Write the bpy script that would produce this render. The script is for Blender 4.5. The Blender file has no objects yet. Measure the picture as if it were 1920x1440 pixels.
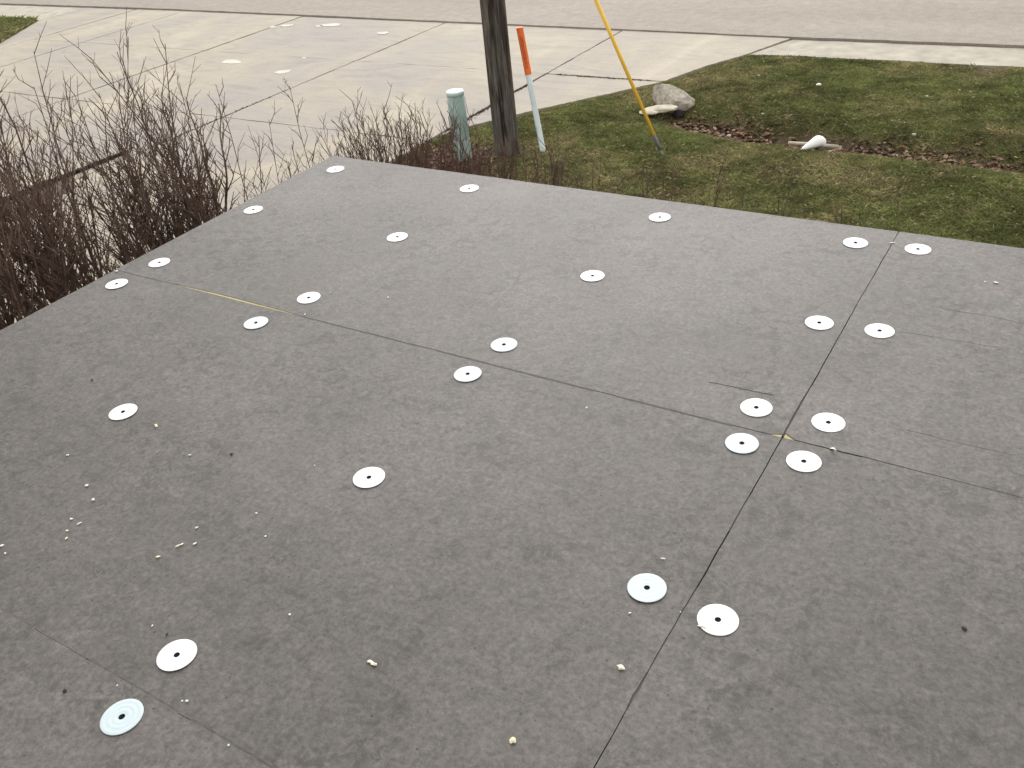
import bpy, bmesh, math, random
import numpy as np
from mathutils import Vector, Matrix, Euler
R = math.radians
random.seed(7); rng = np.random.default_rng(7)
S = bpy.context.scene
COL = S.collection

# ------------------------------------------------------------------ camera
CAM = Vector((2.8913, -2.9400, 1.3458))
ROT = Matrix(((0.84993888, -0.22183103, 0.47790678),
              (0.518408, 0.51410952, -0.68333341),
              (-0.09411187, 0.82854233, 0.55196065)))
FPX = 1700.0
cd = bpy.data.cameras.new('camera'); cam = bpy.data.objects.new('camera', cd); COL.objects.link(cam)
cd.sensor_width = 36; cd.lens = FPX / 1920 * 36; cd.clip_start = .02; cd.clip_end = 2000
cam.matrix_world = Matrix.Translation(CAM) @ ROT.to_4x4()
S.camera = cam
# ------------------------------------------------------------------ overcast daylight
SUN_EL, SUN_AZ = 27, -26            # azimuth: degrees from +Y towards +X
w = bpy.data.worlds.new('World'); S.world = w; w.use_nodes = True
nt = w.node_tree; nt.nodes.clear()
sky = nt.nodes.new('ShaderNodeTexSky'); sky.sky_type = 'NISHITA'; sky.sun_disc = False
sky.sun_elevation = R(SUN_EL); sky.sun_rotation = R(SUN_AZ); sky.air_density = 1.0; sky.dust_density = 4.0; sky.ozone_density = 1.0
hs = nt.nodes.new('ShaderNodeHueSaturation'); hs.inputs['Saturation'].default_value = .22
bg = nt.nodes.new('ShaderNodeBackground'); bg.inputs['Strength'].default_value = .14
wo = nt.nodes.new('ShaderNodeOutputWorld')
mxc = nt.nodes.new('ShaderNodeMix'); mxc.data_type = 'RGBA'; mxc.inputs[0].default_value = .5; mxc.inputs[7].default_value = (7.6, 7.35, 7.0, 1)   # even cloud cover over the sky
nt.links.new(sky.outputs[0], hs.inputs['Color']); nt.links.new(hs.outputs[0], mxc.inputs[6]); nt.links.new(mxc.outputs[2], bg.inputs['Color']); nt.links.new(bg.outputs[0], wo.inputs['Surface'])
sl = bpy.data.lights.new('sun', 'SUN'); sl.energy = .5; sl.angle = R(60); sl.color = (1, .96, .91)
so = bpy.data.objects.new('sun', sl); COL.objects.link(so)
sd = Vector((math.sin(R(SUN_AZ)) * math.cos(R(SUN_EL)), math.cos(R(SUN_AZ)) * math.cos(R(SUN_EL)), math.sin(R(SUN_EL))))
so.rotation_euler = sd.to_track_quat('Z', 'Y').to_euler()
S.view_settings.view_transform = 'Standard'; S.view_settings.look = 'None'
S.view_settings.exposure = .82; S.view_settings.gamma = 1; S.view_settings.use_curve_mapping = False
S.render.engine = 'CYCLES'

G = -2.85                          # ground level below the roof surface (z = 0)
def at(u, v, z=0.0):               # point of the level plane z that shows at photo pixel u, v
    d = ROT @ Vector(((u - 960) / FPX, -(v - 720) / FPX, -1))
    return CAM + d * ((z - CAM.z) / d.z)
def aty(u, v, y):
    d = ROT @ Vector(((u - 960) / FPX, -(v - 720) / FPX, -1))
    return CAM + d * ((y - CAM.y) / d.y)

# ------------------------------------------------------------------ materials
def new_mat(name):
    m = bpy.data.materials.new(name); m.use_nodes = True
    return m, m.node_tree, m.node_tree.nodes['Principled BSDF']
def ramp(nt, src, stops):
    r = nt.nodes.new('ShaderNodeValToRGB'); e = r.color_ramp.elements
    while len(e) < len(stops): e.new(.5)
    for i, (p, c) in enumerate(stops):
        e[i].position = p; e[i].color = (c[0], c[1], c[2], 1) if hasattr(c, '__len__') else (c, c, c, 1)
    nt.links.new(src, r.inputs[0]); return r.outputs[0]
def noise(nt, scale, detail=4, rough=.55, vec=None, dist=0, stretch=None, off=0):
    n = nt.nodes.new('ShaderNodeTexNoise'); n.inputs['Scale'].default_value = scale
    n.inputs['Detail'].default_value = detail; n.inputs['Roughness'].default_value = rough; n.inputs['Distortion'].default_value = dist
    g = nt.nodes.new('ShaderNodeNewGeometry'); mp = nt.nodes.new('ShaderNodeMapping')
    nt.links.new(g.outputs['Position'], mp.inputs['Vector'])
    if stretch: mp.inputs['Scale'].default_value = stretch
    mp.inputs['Location'].default_value = (off, off * .7, 0)
    nt.links.new(mp.outputs[0], n.inputs['Vector'])
    return n.outputs[0]
def mix(nt, a, b, f, mode='MIX'):
    m = nt.nodes.new('ShaderNodeMix'); m.data_type = 'RGBA'; m.blend_type = mode
    for s, v in ((m.inputs[0], f), (m.inputs[6], a), (m.inputs[7], b)):
        if isinstance(v, (int, float)): s.default_value = v
        elif isinstance(v, (tuple, list)): s.default_value = (*v, 1)
        else: nt.links.new(v, s)
    return m.outputs[2]
def bump(nt, bs, h, strength, dist=.01):
    b = nt.nodes.new('ShaderNodeBump'); b.inputs['Strength'].default_value = strength; b.inputs['Distance'].default_value = dist
    nt.links.new(h, b.inputs['Height']); nt.links.new(b.outputs[0], bs.inputs['Normal'])
def simple(name, col, rough=.6, var=.15, sc=20, bstr=.2, spec=.5, metal=0):
    m, t, b = new_mat(name)
    n = noise(t, sc)
    c = ramp(t, n, [(.3, tuple(x * (1 - var) for x in col)), (.7, tuple(min(1, x * (1 + var)) for x in col))])
    t.links.new(c, b.inputs['Base Color']); b.inputs['Roughness'].default_value = rough
    b.inputs['Specular IOR Level'].default_value = spec; b.inputs['Metallic'].default_value = metal
    if bstr: bump(t, b, n, bstr, .003)
    return m

# grey fibre facer of the roof boards
def facer():
    m, t, b = new_mat('grey_board_facer')
    big = noise(t, 1.5, 5, .6, dist=.6); mid = noise(t, 11, 6, .72, dist=.4, stretch=(.7, 1.3, 1)); fine = noise(t, 90, 5, .75)
    base = ramp(t, big, [(.33, (.096, .089, .084)), (.5, (.112, .104, .098)), (.68, (.136, .126, .117))])
    mm = ramp(t, mid, [(.30, (.70, .715, .715)), (.44, (.93, .935, .93)), (.57, (1.04, 1.03, 1.02)), (.72, (1.32, 1.28, 1.24))])
    c = mix(t, base, mm, 1.0, 'MULTIPLY')
    ff = ramp(t, fine, [(.34, .58), (.5, 1.0), (.66, 1.42)])
    c = mix(t, c, ff, .85, 'MULTIPLY')
    m3 = noise(t, 38, 4, .65, dist=.5, off=11); c = mix(t, c, ramp(t, m3, [(.34, .78), (.5, 1.0), (.66, 1.2)]), .9, 'MULTIPLY')
    gate = ramp(t, noise(t, 3.2, 4, .65, dist=1.2, off=7), [(.42, 0.0), (.60, 1.0)])       # scuffs gather in trodden areas
    blot = ramp(t, noise(t, 24, 5, .78, dist=.7, off=3), [(.49, (1, 1, 1)), (.57, (.56, .58, .58))])
    c = mix(t, c, mix(t, (1, 1, 1), blot, gate), .9, 'MULTIPLY')
    oi = t.nodes.new('ShaderNodeObjectInfo'); c = mix(t, c, ramp(t, oi.outputs['Random'], [(0, .93), (1, 1.07)]), 1, 'MULTIPLY')
    v = t.nodes.new('ShaderNodeTexVoronoi'); v.inputs['Scale'].default_value = 42; v.inputs['Randomness'].default_value = 1
    g = t.nodes.new('ShaderNodeNewGeometry'); t.links.new(g.outputs['Position'], v.inputs['Vector'])
    sp = ramp(t, v.outputs['Distance'], [(.08, .0), (.13, 1.0)])
    pick = ramp(t, noise(t, 23, 2, .5, off=9), [(.54, 1.0), (.58, 0.0)])
    sp = mix(t, sp, pick, 1.0, 'LIGHTEN') if False else mix(t, sp, pick, 1.0, 'SCREEN')
    c = mix(t, c, mix(t, (.35, .34, .33), (1, 1, 1), sp), 1.0, 'MULTIPLY')
    t.links.new(c, b.inputs['Base Color'])
    rr = ramp(t, mid, [(.35, .61), (.65, .67)]); t.links.new(rr, b.inputs['Roughness'])
    b.inputs['Specular IOR Level'].default_value = .6
    b.inputs['Sheen Weight'].default_value = .0
    h = mix(t, mid, fine, .55); bump(t, b, h, .28, .004)
    return m
M = {}
M['facer'] = facer()
M['foam'] = simple('yellow_foam', (.50, .44, .22), .85, .22, 90, .5)
M['foam_shaded'] = simple('shaded_foam_edge', (.20, .17, .10), .9, .3, 60, .5)  # darker than the open foam: shade inside the gaps put into the colour
M['crease'] = simple('dark_crease', (.072, .067, .062), .8, .2, 60, .2)
M['seam_dust'] = simple('grey_dust_in_seam', (.105, .097, .088), .9, .25, 70, .4)
M['crumb'] = simple('pale_foam_crumb', (.80, .77, .62), .85, .15, 120, .5)
M['crumb_yellow'] = simple('yellow_foam_crumb', (.80, .74, .48), .85, .15, 120, .5)
M['crumb_white'] = simple('white_crumb', (.82, .80, .74), .8, .1, 120, .5)
M['plate_white'] = simple('white_plate_paint', (.91, .925, .92), .45, .025, 60, .03)
M['plate_blue'] = simple('bluish_white_plate_paint', (.60, .715, .75), .45, .03, 60, .03)
M['screw'] = simple('dark_screw_steel', (.010, .012, .022), .8, .3, 200, .2, spec=.08)
M['deck'] = simple('plywood_deck', (.35, .26, .16), .8, .2, 8, .3)
M['trim'] = simple('weathered_metal_trim', (.12, .11, .10), .5, .1, 10, .1)
M['siding'] = simple('grey_painted_siding', (.34, .33, .31), .65, .06, 5, .1)
M['shingle'] = simple('dark_roof_covering', (.06, .06, .06), .9, .3, 30, .5)
M['frame'] = simple('white_window_frame', (.7, .7, .68), .4, .03, 20, .05)
m, t, b = new_mat('window_glass'); b.inputs['Base Color'].default_value = (.03, .035, .04, 1); b.inputs['Roughness'].default_value = .06; M['glass'] = m

def concrete():
    m, t, b = new_mat('pale_driveway_concrete')
    big = noise(t, .34, 4, .55, dist=1.5, stretch=(1, .55, 1)); mid = noise(t, 1.6, 6, .65, dist=2.2, stretch=(.45, 1.25, 1)); fine = noise(t, 28, 5, .7)
    c = ramp(t, big, [(.34, (.290, .262, .237)), (.47, (.318, .284, .240)), (.56, (.345, .306, .240)), (.68, (.40, .357, .28))])
    mm = ramp(t, mid, [(.34, (.84, .84, .86)), (.5, (1, 1, 1)), (.66, (1.08, 1.07, 1.06))])
    c = mix(t, c, mm, .85, 'MULTIPLY')
    ff = ramp(t, fine, [(.3, .86), (.7, 1.12)]); c = mix(t, c, ff, .9, 'MULTIPLY')
    t.links.new(c, b.inputs['Base Color']); b.inputs['Roughness'].default_value = .78
    bump(t, b, fine, .2, .004); return m
M['concrete'] = concrete()
M['dark_strip'] = simple('dark_brown_strip', (.075, .058, .046), .85, .3, 9, .4)
M['patch'] = simple('whitish_patch', (.50, .48, .43), .7, .12, 14, .1)
M['shoulder'] = simple('pale_shoulder_concrete', (.37, .34, .28), .85, .2, 3.5, .2)
def road():
    m, t, b = new_mat('worn_road_surface')
    big = noise(t, .5, 5, .6, dist=.8, stretch=(.4, 1, 1)); fine = noise(t, 45, 4, .8); mid = noise(t, 5, 4, .6)
    c = ramp(t, big, [(.35, (.255, .222, .187)), (.65, (.300, .262, .222))])
    c = mix(t, c, ramp(t, mid, [(.36, .9), (.64, 1.08)]), 1, 'MULTIPLY')
    c = mix(t, c, ramp(t, fine, [(.36, .72), (.64, 1.25)]), 1, 'MULTIPLY')
    t.links.new(c, b.inputs['Base Color']); b.inputs['Roughness'].default_value = .85; bump(t, b, fine, .4, .006); return m
M['road'] = road()
def soil():
    m, t, b = new_mat('turf_and_soil')
    a = t.nodes.new('ShaderNodeAttribute'); a.attribute_name = 'bare'
    gr = ramp(t, noise(t, 1.6, 6, .7), [(.35, (.075, .078, .030)), (.65, (.125, .115, .055))])
    di = ramp(t, noise(t, 12, 6, .75), [(.3, (.040, .029, .020)), (.52, (.085, .058, .038)), (.75, (.15, .105, .07))])
    c = mix(t, gr, di, a.outputs['Fac']); c = mix(t, c, ramp(t, noise(t, 60, 3, .8), [(.3, .7), (.7, 1.25)]), 1, 'MULTIPLY')
    t.links.new(c, b.inputs['Base Color']); b.inputs['Roughness'].default_value = .95; b.inputs['Specular IOR Level'].default_value = .15
    bump(t, b, noise(t, 30, 5, .7), .6, .02); return m
M['soil'] = soil()
def vcol(name, rough=.7, spec=.25, trans=0):
    m, t, b = new_mat(name)
    a = t.nodes.new('ShaderNodeAttribute'); a.attribute_name = 'tint'
    t.links.new(a.outputs['Color'], b.inputs['Base Color']); b.inputs['Roughness'].default_value = rough; b.inputs['Specular IOR Level'].default_value = spec
    if trans:
        tr = t.nodes.new('ShaderNodeBsdfTranslucent'); mx = t.nodes.new('ShaderNodeMixShader'); mx.inputs[0].default_value = trans
        out = [n for n in t.nodes if n.type == 'OUTPUT_MATERIAL'][0]; t.links.new(a.outputs['Color'], tr.inputs['Color'])
        t.links.new(b.outputs[0], mx.inputs[1]); t.links.new(tr.outputs[0], mx.inputs[2]); t.links.new(mx.outputs[0], out.inputs['Surface'])
    return m
M['grass'] = vcol('grass_blades', .75, .15, .4)
M['leaf'] = vcol('fallen_leaves', .8, .2)
def bark(name, c0, c1, c2):
    m, t, b = new_mat(name)
    c = ramp(t, noise(t, 14, 4, .6), [(.32, c0), (.5, c1), (.72, c2)])
    t.links.new(c, b.inputs['Base Color']); b.inputs['Roughness'].default_value = .8; b.inputs['Specular IOR Level'].default_value = .2; return m
M['bark'] = bark('dark_brown_bark', (.080, .050, .040), (.150, .100, .078), (.25, .180, .145))
M['bark_red'] = bark('reddish_brown_bark', (.070, .042, .034), (.125, .076, .060), (.20, .135, .105))
def polewood():
    m, t, b = new_mat('weathered_pole_wood')
    g = noise(t, 9, 6, .7, stretch=(3, 3, .22)); f = noise(t, 45, 5, .8, stretch=(2, 2, .08)); k = noise(t, 2.4, 3, .6, stretch=(2.6, 2.6, .38), off=5.3)
    c = ramp(t, g, [(.34, (.066, .056, .047)), (.5, (.125, .110, .095)), (.66, (.20, .178, .155))])
    c = mix(t, c, ramp(t, f, [(.32, .5), (.6, 1.1), (.8, 1.3)]), .9, 'MULTIPLY')
    c = mix(t, c, ramp(t, k, [(.52, (1, 1, 1)), (.60, (.34, .30, .28))]), .95, 'MULTIPLY')
    t.links.new(c, b.inputs['Base Color']); b.inputs['Roughness'].default_value = .9; b.inputs['Specular IOR Level'].default_value = .15; bump(t, b, f, .7, .01); return m
M['pole'] = polewood()
M['crack'] = simple('dark_drying_crack', (.016, .012, .010), .95, .3, 20, .4)
def pedmat():
    m, t, b = new_mat('faded_green_pedestal')
    c = ramp(t, noise(t, 5, 5, .65), [(.3, (.24, .335, .305)), (.7, (.32, .42, .385))])
    g = t.nodes.new('ShaderNodeNewGeometry'); s = t.nodes.new('ShaderNodeSeparateXYZ'); t.links.new(g.outputs['Position'], s.inputs[0])
    dirt = ramp(t, noise(t, 9, 5, .7, stretch=(1, 1, .4), off=2), [(.48, (1, 1, 1)), (.66, (.78, .74, .66))])
    c = mix(t, c, dirt, .8, 'MULTIPLY'); t.links.new(c, b.inputs['Base Color']); b.inputs['Roughness'].default_value = .55; return m
M['ped'] = pedmat()
M['ped_cap'] = simple('pale_pedestal_cap', (.50, .62, .59), .5, .06, 6, .05)
M['marker_white'] = simple('marker_white_plastic', (.78, .88, .90), .45, .08, 7, .05)
M['marker_orange'] = simple('marker_orange_plastic', (.95, .19, .04), .5, .08, 9, .05)
M['print'] = simple('dark_print', (.22, .045, .02), .6, .1, 9, 0)
M['guard'] = simple('yellow_guard_plastic', (.95, .56, .07), .45, .10, 8, .05)
M['steel'] = simple('grey_galvanised_steel', (.16, .17, .18), .5, .15, 30, .1, metal=.4)
M['stone'] = simple('rough_grey_concrete_lump', (.36, .325, .27), .9, .4, 16, .9)
M['pale_stone'] = simple('pale_sandy_stone', (.52, .47, .37), .9, .2, 9, .8)
M['black'] = simple('black_pipe_hole_and_grit', (.008, .007, .006), .7, .2, 20, .1)
M['white_plastic'] = simple('white_plastic', (.86, .86, .84), .5, .02, 20, .02)

# ------------------------------------------------------------------ helpers
def meshobj(name, verts, faces, mats, parent=None, mi=None, smooth=False):
    me = bpy.data.meshes.new(name); me.from_pydata([tuple(v) for v in verts], [], faces)
    for m in (mats if isinstance(mats, (list, tuple)) else [mats]): me.materials.append(m)
    if mi: me.polygons.foreach_set('material_index', mi)
    if smooth: me.polygons.foreach_set('use_smooth', [True] * len(me.polygons))
    me.update(); o = bpy.data.objects.new(name, me); COL.objects.link(o)
    if parent: o.parent = parent
    return o
def bmobj(name, bm, mats, parent=None, smooth=False):
    me = bpy.data.meshes.new(name); bm.to_mesh(me); bm.free()
    for m in (mats if isinstance(mats, (list, tuple)) else [mats]): me.materials.append(m)
    if smooth: me.polygons.foreach_set('use_smooth', [True] * len(me.polygons))
    o = bpy.data.objects.new(name, me); COL.objects.link(o)
    if parent: o.parent = parent
    return o
def tag(o, label=None, cat=None, group=None, kind=None):
    for k, v in (('label', label), ('category', cat), ('group', group), ('kind', kind)):
        if v: o[k] = v
    return o
def empty(name, loc, **kw):
    o = bpy.data.objects.new(name, None); o.empty_display_size = .1; COL.objects.link(o); o.location = loc; tag(o, **kw); return o
def box(name, x0, x1, y0, y1, z0, z1, mat, parent=None, bev=0):
    bm = bmesh.new(); bmesh.ops.create_cube(bm, size=1)
    for v in bm.verts: v.co = Vector(((x0 + x1) / 2 + v.co.x * (x1 - x0), (y0 + y1) / 2 + v.co.y * (y1 - y0), (z0 + z1) / 2 + v.co.z * (z1 - z0)))
    if bev: bmesh.ops.bevel(bm, geom=bm.edges[:], offset=bev, segments=2, affect='EDGES')
    return bmobj(name, bm, mat, parent)
def prism(poly, z0, z1):
    n = len(poly); a = sum(poly[i][0] * poly[(i + 1) % n][1] - poly[(i + 1) % n][0] * poly[i][1] for i in range(n))
    if a < 0: poly = poly[::-1]
    v = [(x, y, z1) for x, y in poly] + [(x, y, z0) for x, y in poly]
    f = [list(range(n)), list(range(2 * n - 1, n - 1, -1))] + [[i, i + n, (i + 1) % n + n, (i + 1) % n] for i in range(n)]
    return v, f
class Tubes:
    def __init__(s): s.v = []; s.f = []
    def tube(s, pts, rad, k=5, cap=True):
        b0 = len(s.v); n = len(pts); up = Vector((.31, .2, .93))
        for i, p in enumerate(pts):
            d = (pts[min(i + 1, n - 1)] - pts[max(i - 1, 0)]).normalized()
            a = d.cross(up if abs(d.dot(up)) < .95 else Vector((1, 0, 0))).normalized(); c = d.cross(a)
            for j in range(k):
                t = 2 * math.pi * j / k; s.v.append(p + (a * math.cos(t) + c * math.sin(t)) * rad[i])
        for i in range(n - 1):
            for j in range(k):
                s.f.append((b0 + i * k + j, b0 + i * k + (j + 1) % k, b0 + (i + 1) * k + (j + 1) % k, b0 + (i + 1) * k + j))
        if cap: s.f.append(tuple(b0 + (n - 1) * k + j for j in range(k))); s.f.append(tuple(b0 + j for j in reversed(range(k))))
def rv(a, b): return random.uniform(a, b)
_ng = rng.random((64, 64))
def vnoise(x, y, sc):
    x = np.asarray(x) * sc + 100.3; y = np.asarray(y) * sc + 57.1
    xi = np.floor(x).astype(int); yi = np.floor(y).astype(int); fx = x - xi; fy = y - yi
    fx = fx * fx * (3 - 2 * fx); fy = fy * fy * (3 - 2 * fy)
    g = lambda a, b: _ng[a % 64, b % 64]
    return (g(xi, yi) * (1 - fx) + g(xi + 1, yi) * fx) * (1 - fy) + (g(xi, yi + 1) * (1 - fx) + g(xi + 1, yi + 1) * fx) * fy
def fbm(x, y, sc): return .5 * vnoise(x, y, sc) + .27 * vnoise(x, y, sc * 2.1) + .15 * vnoise(x, y, sc * 4.3) + .08 * vnoise(x, y, sc * 9)

# ------------------------------------------------------------------ ground
EDGE = [(-1.83, 13.4), (-2.24, 12.28), (-2.61, 11.56), (-2.94, 10.58), (-3.34, 10.05), (-3.83, 9.38), (-4.31, 8.73), (-4.88, 7.82), (-5.15, 7.2), (-5.2, 6.57), (-5.2, -60)]
EX = np.array([e[0] for e in EDGE[::-1]]); EY = np.array([e[1] for e in EDGE[::-1]])
def edge_x(y): return np.interp(y, EY, EX)      # right border of the driveway
def ditch_y(x): return np.interp(x, [-3, -2.1, -1.0, 0, 1, 2.3, 5], [9.45, 9.2, 8.92, 8.85, 8.85, 8.78, 8.7])
def ditch_w(x): return 1 / (1 + np.exp(-(np.asarray(x) + 2.4) * 7))
def gz(x, y):
    x = np.asarray(x, float); y = np.asarray(y, float)
    d = y - ditch_y(x)
    z = -.24 * ditch_w(x) * np.exp(-(d / .48) ** 2)
    z = z + ditch_w(x) * .05 * np.exp(-((d + 1.1) / .6) ** 2)
    z = z + (fbm(x, y, .9) - .5) * .05 * (y < 12.2)
    inside = (x > edge_x(y) + .05) & (y > -.5) & (y < 12.35)
    return G + np.where(inside, z, -.03)
def bare(x, y):
    d = y - ditch_y(x) + (fbm(x, y, 1.7) - .5) * .45
    b = ditch_w(x) * np.exp(-(d / .30) ** 4) * np.clip(1.0 - .25 * np.clip(x, -.5, 5) + (fbm(x, y, 2.) - .5), 0, 1)
    pd = np.hypot((x + 4.35) / .75, (y - 6.45) / .75)                     # mulch round the green post
    b = np.maximum(b, np.clip(1.6 - pd * 1.1 + (fbm(x, y, 3) - .5), 0, 1))
    b = np.maximum(b, np.clip(1.9 - np.hypot(x + 3.74, y - 7.06) * 4.6, 0, 1) * .9)
    b = np.maximum(b, np.clip(1.1 - np.hypot(x + 3.31, y - 7.22) * 4.5, 0, 1) * .8)
    b = np.maximum(b, np.clip((1.25 - y - np.clip(x - 1.2, 0, 9) * .5) * 2.0, 0, 1))           # bed along the building
    b = np.maximum(b, np.clip((-.2 - x) * 2, 0, 1) * np.clip((3.3 - y) * 1.2, 0, 1))
    b = np.maximum(b, np.clip(1 - (x - edge_x(y)) / .10, 0, 1) * .9)
    b = np.maximum(b, np.clip(fbm(x, y, .55) * 5 - 3.35, 0, .8) * (y > 5.5))
    return np.clip(b, 0, 1)
xs = np.concatenate([[-400, -200, -100, -60, -40, -30, -24], np.arange(-20, -6, .5), np.arange(-6, 6, .09), np.arange(6, 12, .5), [14, 20, 40, 100, 200, 400]])
ys = np.concatenate([[-400, -200, -100, -50, -25, -12, -8, -4], np.arange(-2, -.5, .3), np.arange(-.5, 12.8, .09), [13, 14, 18, 22, 26, 30, 50, 100, 200, 400]])
X, Y = np.meshgrid(xs, ys); Z = gz(X, Y); ny, nx = X.shape
V = np.stack([X.ravel(), Y.ravel(), Z.ravel()], 1)
idx = np.arange(nx * ny).reshape(ny, nx)
F = np.stack([idx[:-1, :-1].ravel(), idx[:-1, 1:].ravel(), idx[1:, 1:].ravel(), idx[1:, :-1].ravel()], 1)
def npmesh(name, V, F, mat, attrs=None, smooth=True):
    me = bpy.data.meshes.new(name); k = F.shape[1]
    me.vertices.add(len(V)); me.vertices.foreach_set('co', V.astype(np.float32).ravel())
    me.loops.add(F.size); me.loops.foreach_set('vertex_index', F.astype(np.int32).ravel())
    me.polygons.add(len(F)); me.polygons.foreach_set('loop_start', np.arange(0, F.size, k, dtype=np.int32)); me.polygons.foreach_set('loop_total', np.full(len(F), k, dtype=np.int32))
    me.update(calc_edges=True); me.validate()
    if smooth: me.polygons.foreach_set('use_smooth', np.ones(len(F), bool))
    for nm, typ, arr in (attrs or []):
        a = me.attributes.new(nm, typ, 'POINT'); a.data.foreach_set('value' if typ == 'FLOAT' else 'color', arr.astype(np.float32).ravel())
    me.materials.append(mat); o = bpy.data.objects.new(name, me); COL.objects.link(o); return o
ground = npmesh('ground', V, F, M['soil'], [('bare', 'FLOAT', bare(X, Y).ravel())])
tag(ground, 'dormant brownish green lawn ground with a shallow ditch', kind='structure')

# road, shoulders
def strip(name, x0, x1, ylo, yhi, z, mat, label, n=120, th=.08, pre=()):
    xs = np.linspace(x0, x1, n)
    lo = [(x, ylo(x)) for x in xs]; hi = [(x, yhi(x)) for x in xs[::-1]]
    v, f = prism(list(pre) + lo + hi, z - th, z); o = meshobj(name, v, f, mat); tag(o, label, kind='structure'); return o
def road_edge(x): return float(np.interp(x, [-60, -26, -18.8, -9.4, -1.83, 1.8, 60], [13.75, 13.72, 13.77, 13.58, 13.40, 13.42, 13.5])) + (vnoise(x, 3.3, 4) - .5) * .035
strip('road', -60, 40, road_edge, lambda x: 22.5, G + .055, M['road'], 'worn pale grey road across the top of the view', 900)
def sh_lo(x): return 12.38 + float((fbm(x, 1.7, 2.2) - .5) * .22)
o = strip('road_shoulder', -1.80, 40, sh_lo, lambda x: road_edge(x) - .045, G + .018, M['shoulder'], 'pale concrete shoulder between the lawn and the road', 900, pre=[(-2.205, 12.30)])
o = strip('road_shoulder', -60, -21.85, lambda x: 12.22, lambda x: road_edge(x) - .05, G + .018, M['shoulder'], 'pale shoulder beside the small grass corner at far left', 60)
# left corner verge
v, f = prism([(-60, 12.2), (-21.85, 12.2), (-20.2, 9.97), (-19.64, 9.40), (-19.64, -60), (-60, -60)], G - .02, G + .03)
tag(meshobj('grass_verge', v, f, M['soil']), 'dark green grass verge at the far left of the driveway', kind='structure')

# driveway: one slab per joint cell
dw = empty('driveway', (-9.3, 7.1, G), label='wide pale concrete driveway in jointed slabs', kind='structure')
JX = [-19.6, -17.7, -13.5, -9.3, -5.1]; JY = [13.55, 10.53, 7.08, 3.6, .2, -3.2, -7, -12]
def wob(a, b, amp=.012, n=14, skip=False):
    out = []
    for i in range(n):
        t = i / n; x = a[0] + (b[0] - a[0]) * t; y = a[1] + (b[1] - a[1]) * t
        j = amp if i else 0
        out.append((x + rv(-j, j), y + rv(-j, j)))
    return out
def slab(poly, dz=0):
    p = []
    for i in range(len(poly)): p += wob(poly[i], poly[(i + 1) % len(poly)])
    v, f = prism(p, G - .10, G + .03 + dz)
    o = meshobj('slab', v, f, M['concrete']); o.parent = dw; o.matrix_parent_inverse = Matrix.Translation((9.3, -7.1, -G)); return o
gx, gy = .022, .011
for j in range(len(JY) - 1):
    y1, y0 = JY[j], JY[j + 1]
    for i in range(4):
        x0, x1 = JX[i], JX[i + 1]
        yt = [y1 - gy] * 2
        if j == 0: yt = [road_edge(x0) - .022 - (.05 if x0 < -13 else 0), road_edge(x1) - .022 - (.03 if x1 < -13 else 0)]
        slab([(x0 + gx, y0 + gy), (x1 - gx, y0 + gy), (x1 - gx, yt[1]), (x0 + gx, yt[0])], rv(-.004, .004))
# flared end slabs
slab([(-21.8, 12.22), (-20.2, 9.99), (-19.62, 9.42), (-19.62, 13.66), (-21.82, 13.66)])
slab([(-5.1 + gx, 10.53 + gy), (-2.97, 10.54), (-2.61, 11.56), (-2.24, 12.28), (-1.85, 13.37), (-5.1 + gx, road_edge(-5.1) - .022)], .003)
slab([(-5.1 + gx, 7.35), (-4.88, 7.82), (-4.31, 8.73), (-3.83, 9.38), (-3.34, 10.05), (-3.0, 10.53 - gy), (-5.1 + gx, 10.53 - gy)], -.003)
def blob(name, c, rx, ry, z0, z1, mat, n=18, amp=.25, rot=0, parent=None):
    ph = [rv(0, 6.28) for _ in range(3)]; pts = []
    for i in range(n):
        a = 2 * math.pi * i / n; r = 1 + amp * (math.sin(2 * a + ph[0]) * .4 + math.sin(3 * a + ph[1]) * .35 + math.sin(5 * a + ph[2]) * .25)
        x, y = rx * r * math.cos(a), ry * r * math.sin(a); pts.append((c[0] + x * math.cos(rot) - y * math.sin(rot), c[1] + x * math.sin(rot) + y * math.cos(rot)))
    v, f = prism(pts, z0, z1); return meshobj(name, v, f, mat, parent)
for (u, v_, rx, ry) in ((620, 47, .30, .12), (598, 49, .12, .06), (718, 62, .13, .10), (434, 116, .24, .14), (530, 135, .15, .12), (538, 48, .16, .10), (512, 51, .10, .06), (570, 109, .06, .04)):  # thin pale patches laid flat on the slabs
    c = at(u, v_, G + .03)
    o = blob('pale_patch', c, rx, ry, G + .02, G + .036, M['patch'], rot=rv(-.3, .3), amp=.28)
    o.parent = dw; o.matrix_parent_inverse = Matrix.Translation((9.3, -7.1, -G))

pp = []  # flat dark brown strip laid on the slabs beside the joint
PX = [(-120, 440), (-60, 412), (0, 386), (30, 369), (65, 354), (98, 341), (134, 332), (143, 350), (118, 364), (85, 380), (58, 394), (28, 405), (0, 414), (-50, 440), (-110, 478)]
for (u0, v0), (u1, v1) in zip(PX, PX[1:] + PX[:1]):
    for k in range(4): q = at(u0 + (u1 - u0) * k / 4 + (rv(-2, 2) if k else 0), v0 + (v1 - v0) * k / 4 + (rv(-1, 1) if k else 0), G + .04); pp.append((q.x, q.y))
v, f = prism(pp, G + .02, G + .040); o = meshobj('dark_patch', v, f, M['dark_strip']); o.parent = dw; o.matrix_parent_inverse = Matrix.Translation((9.3, -7.1, -G)); o['label'] = 'dark brown strip beside a joint at the left'
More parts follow.
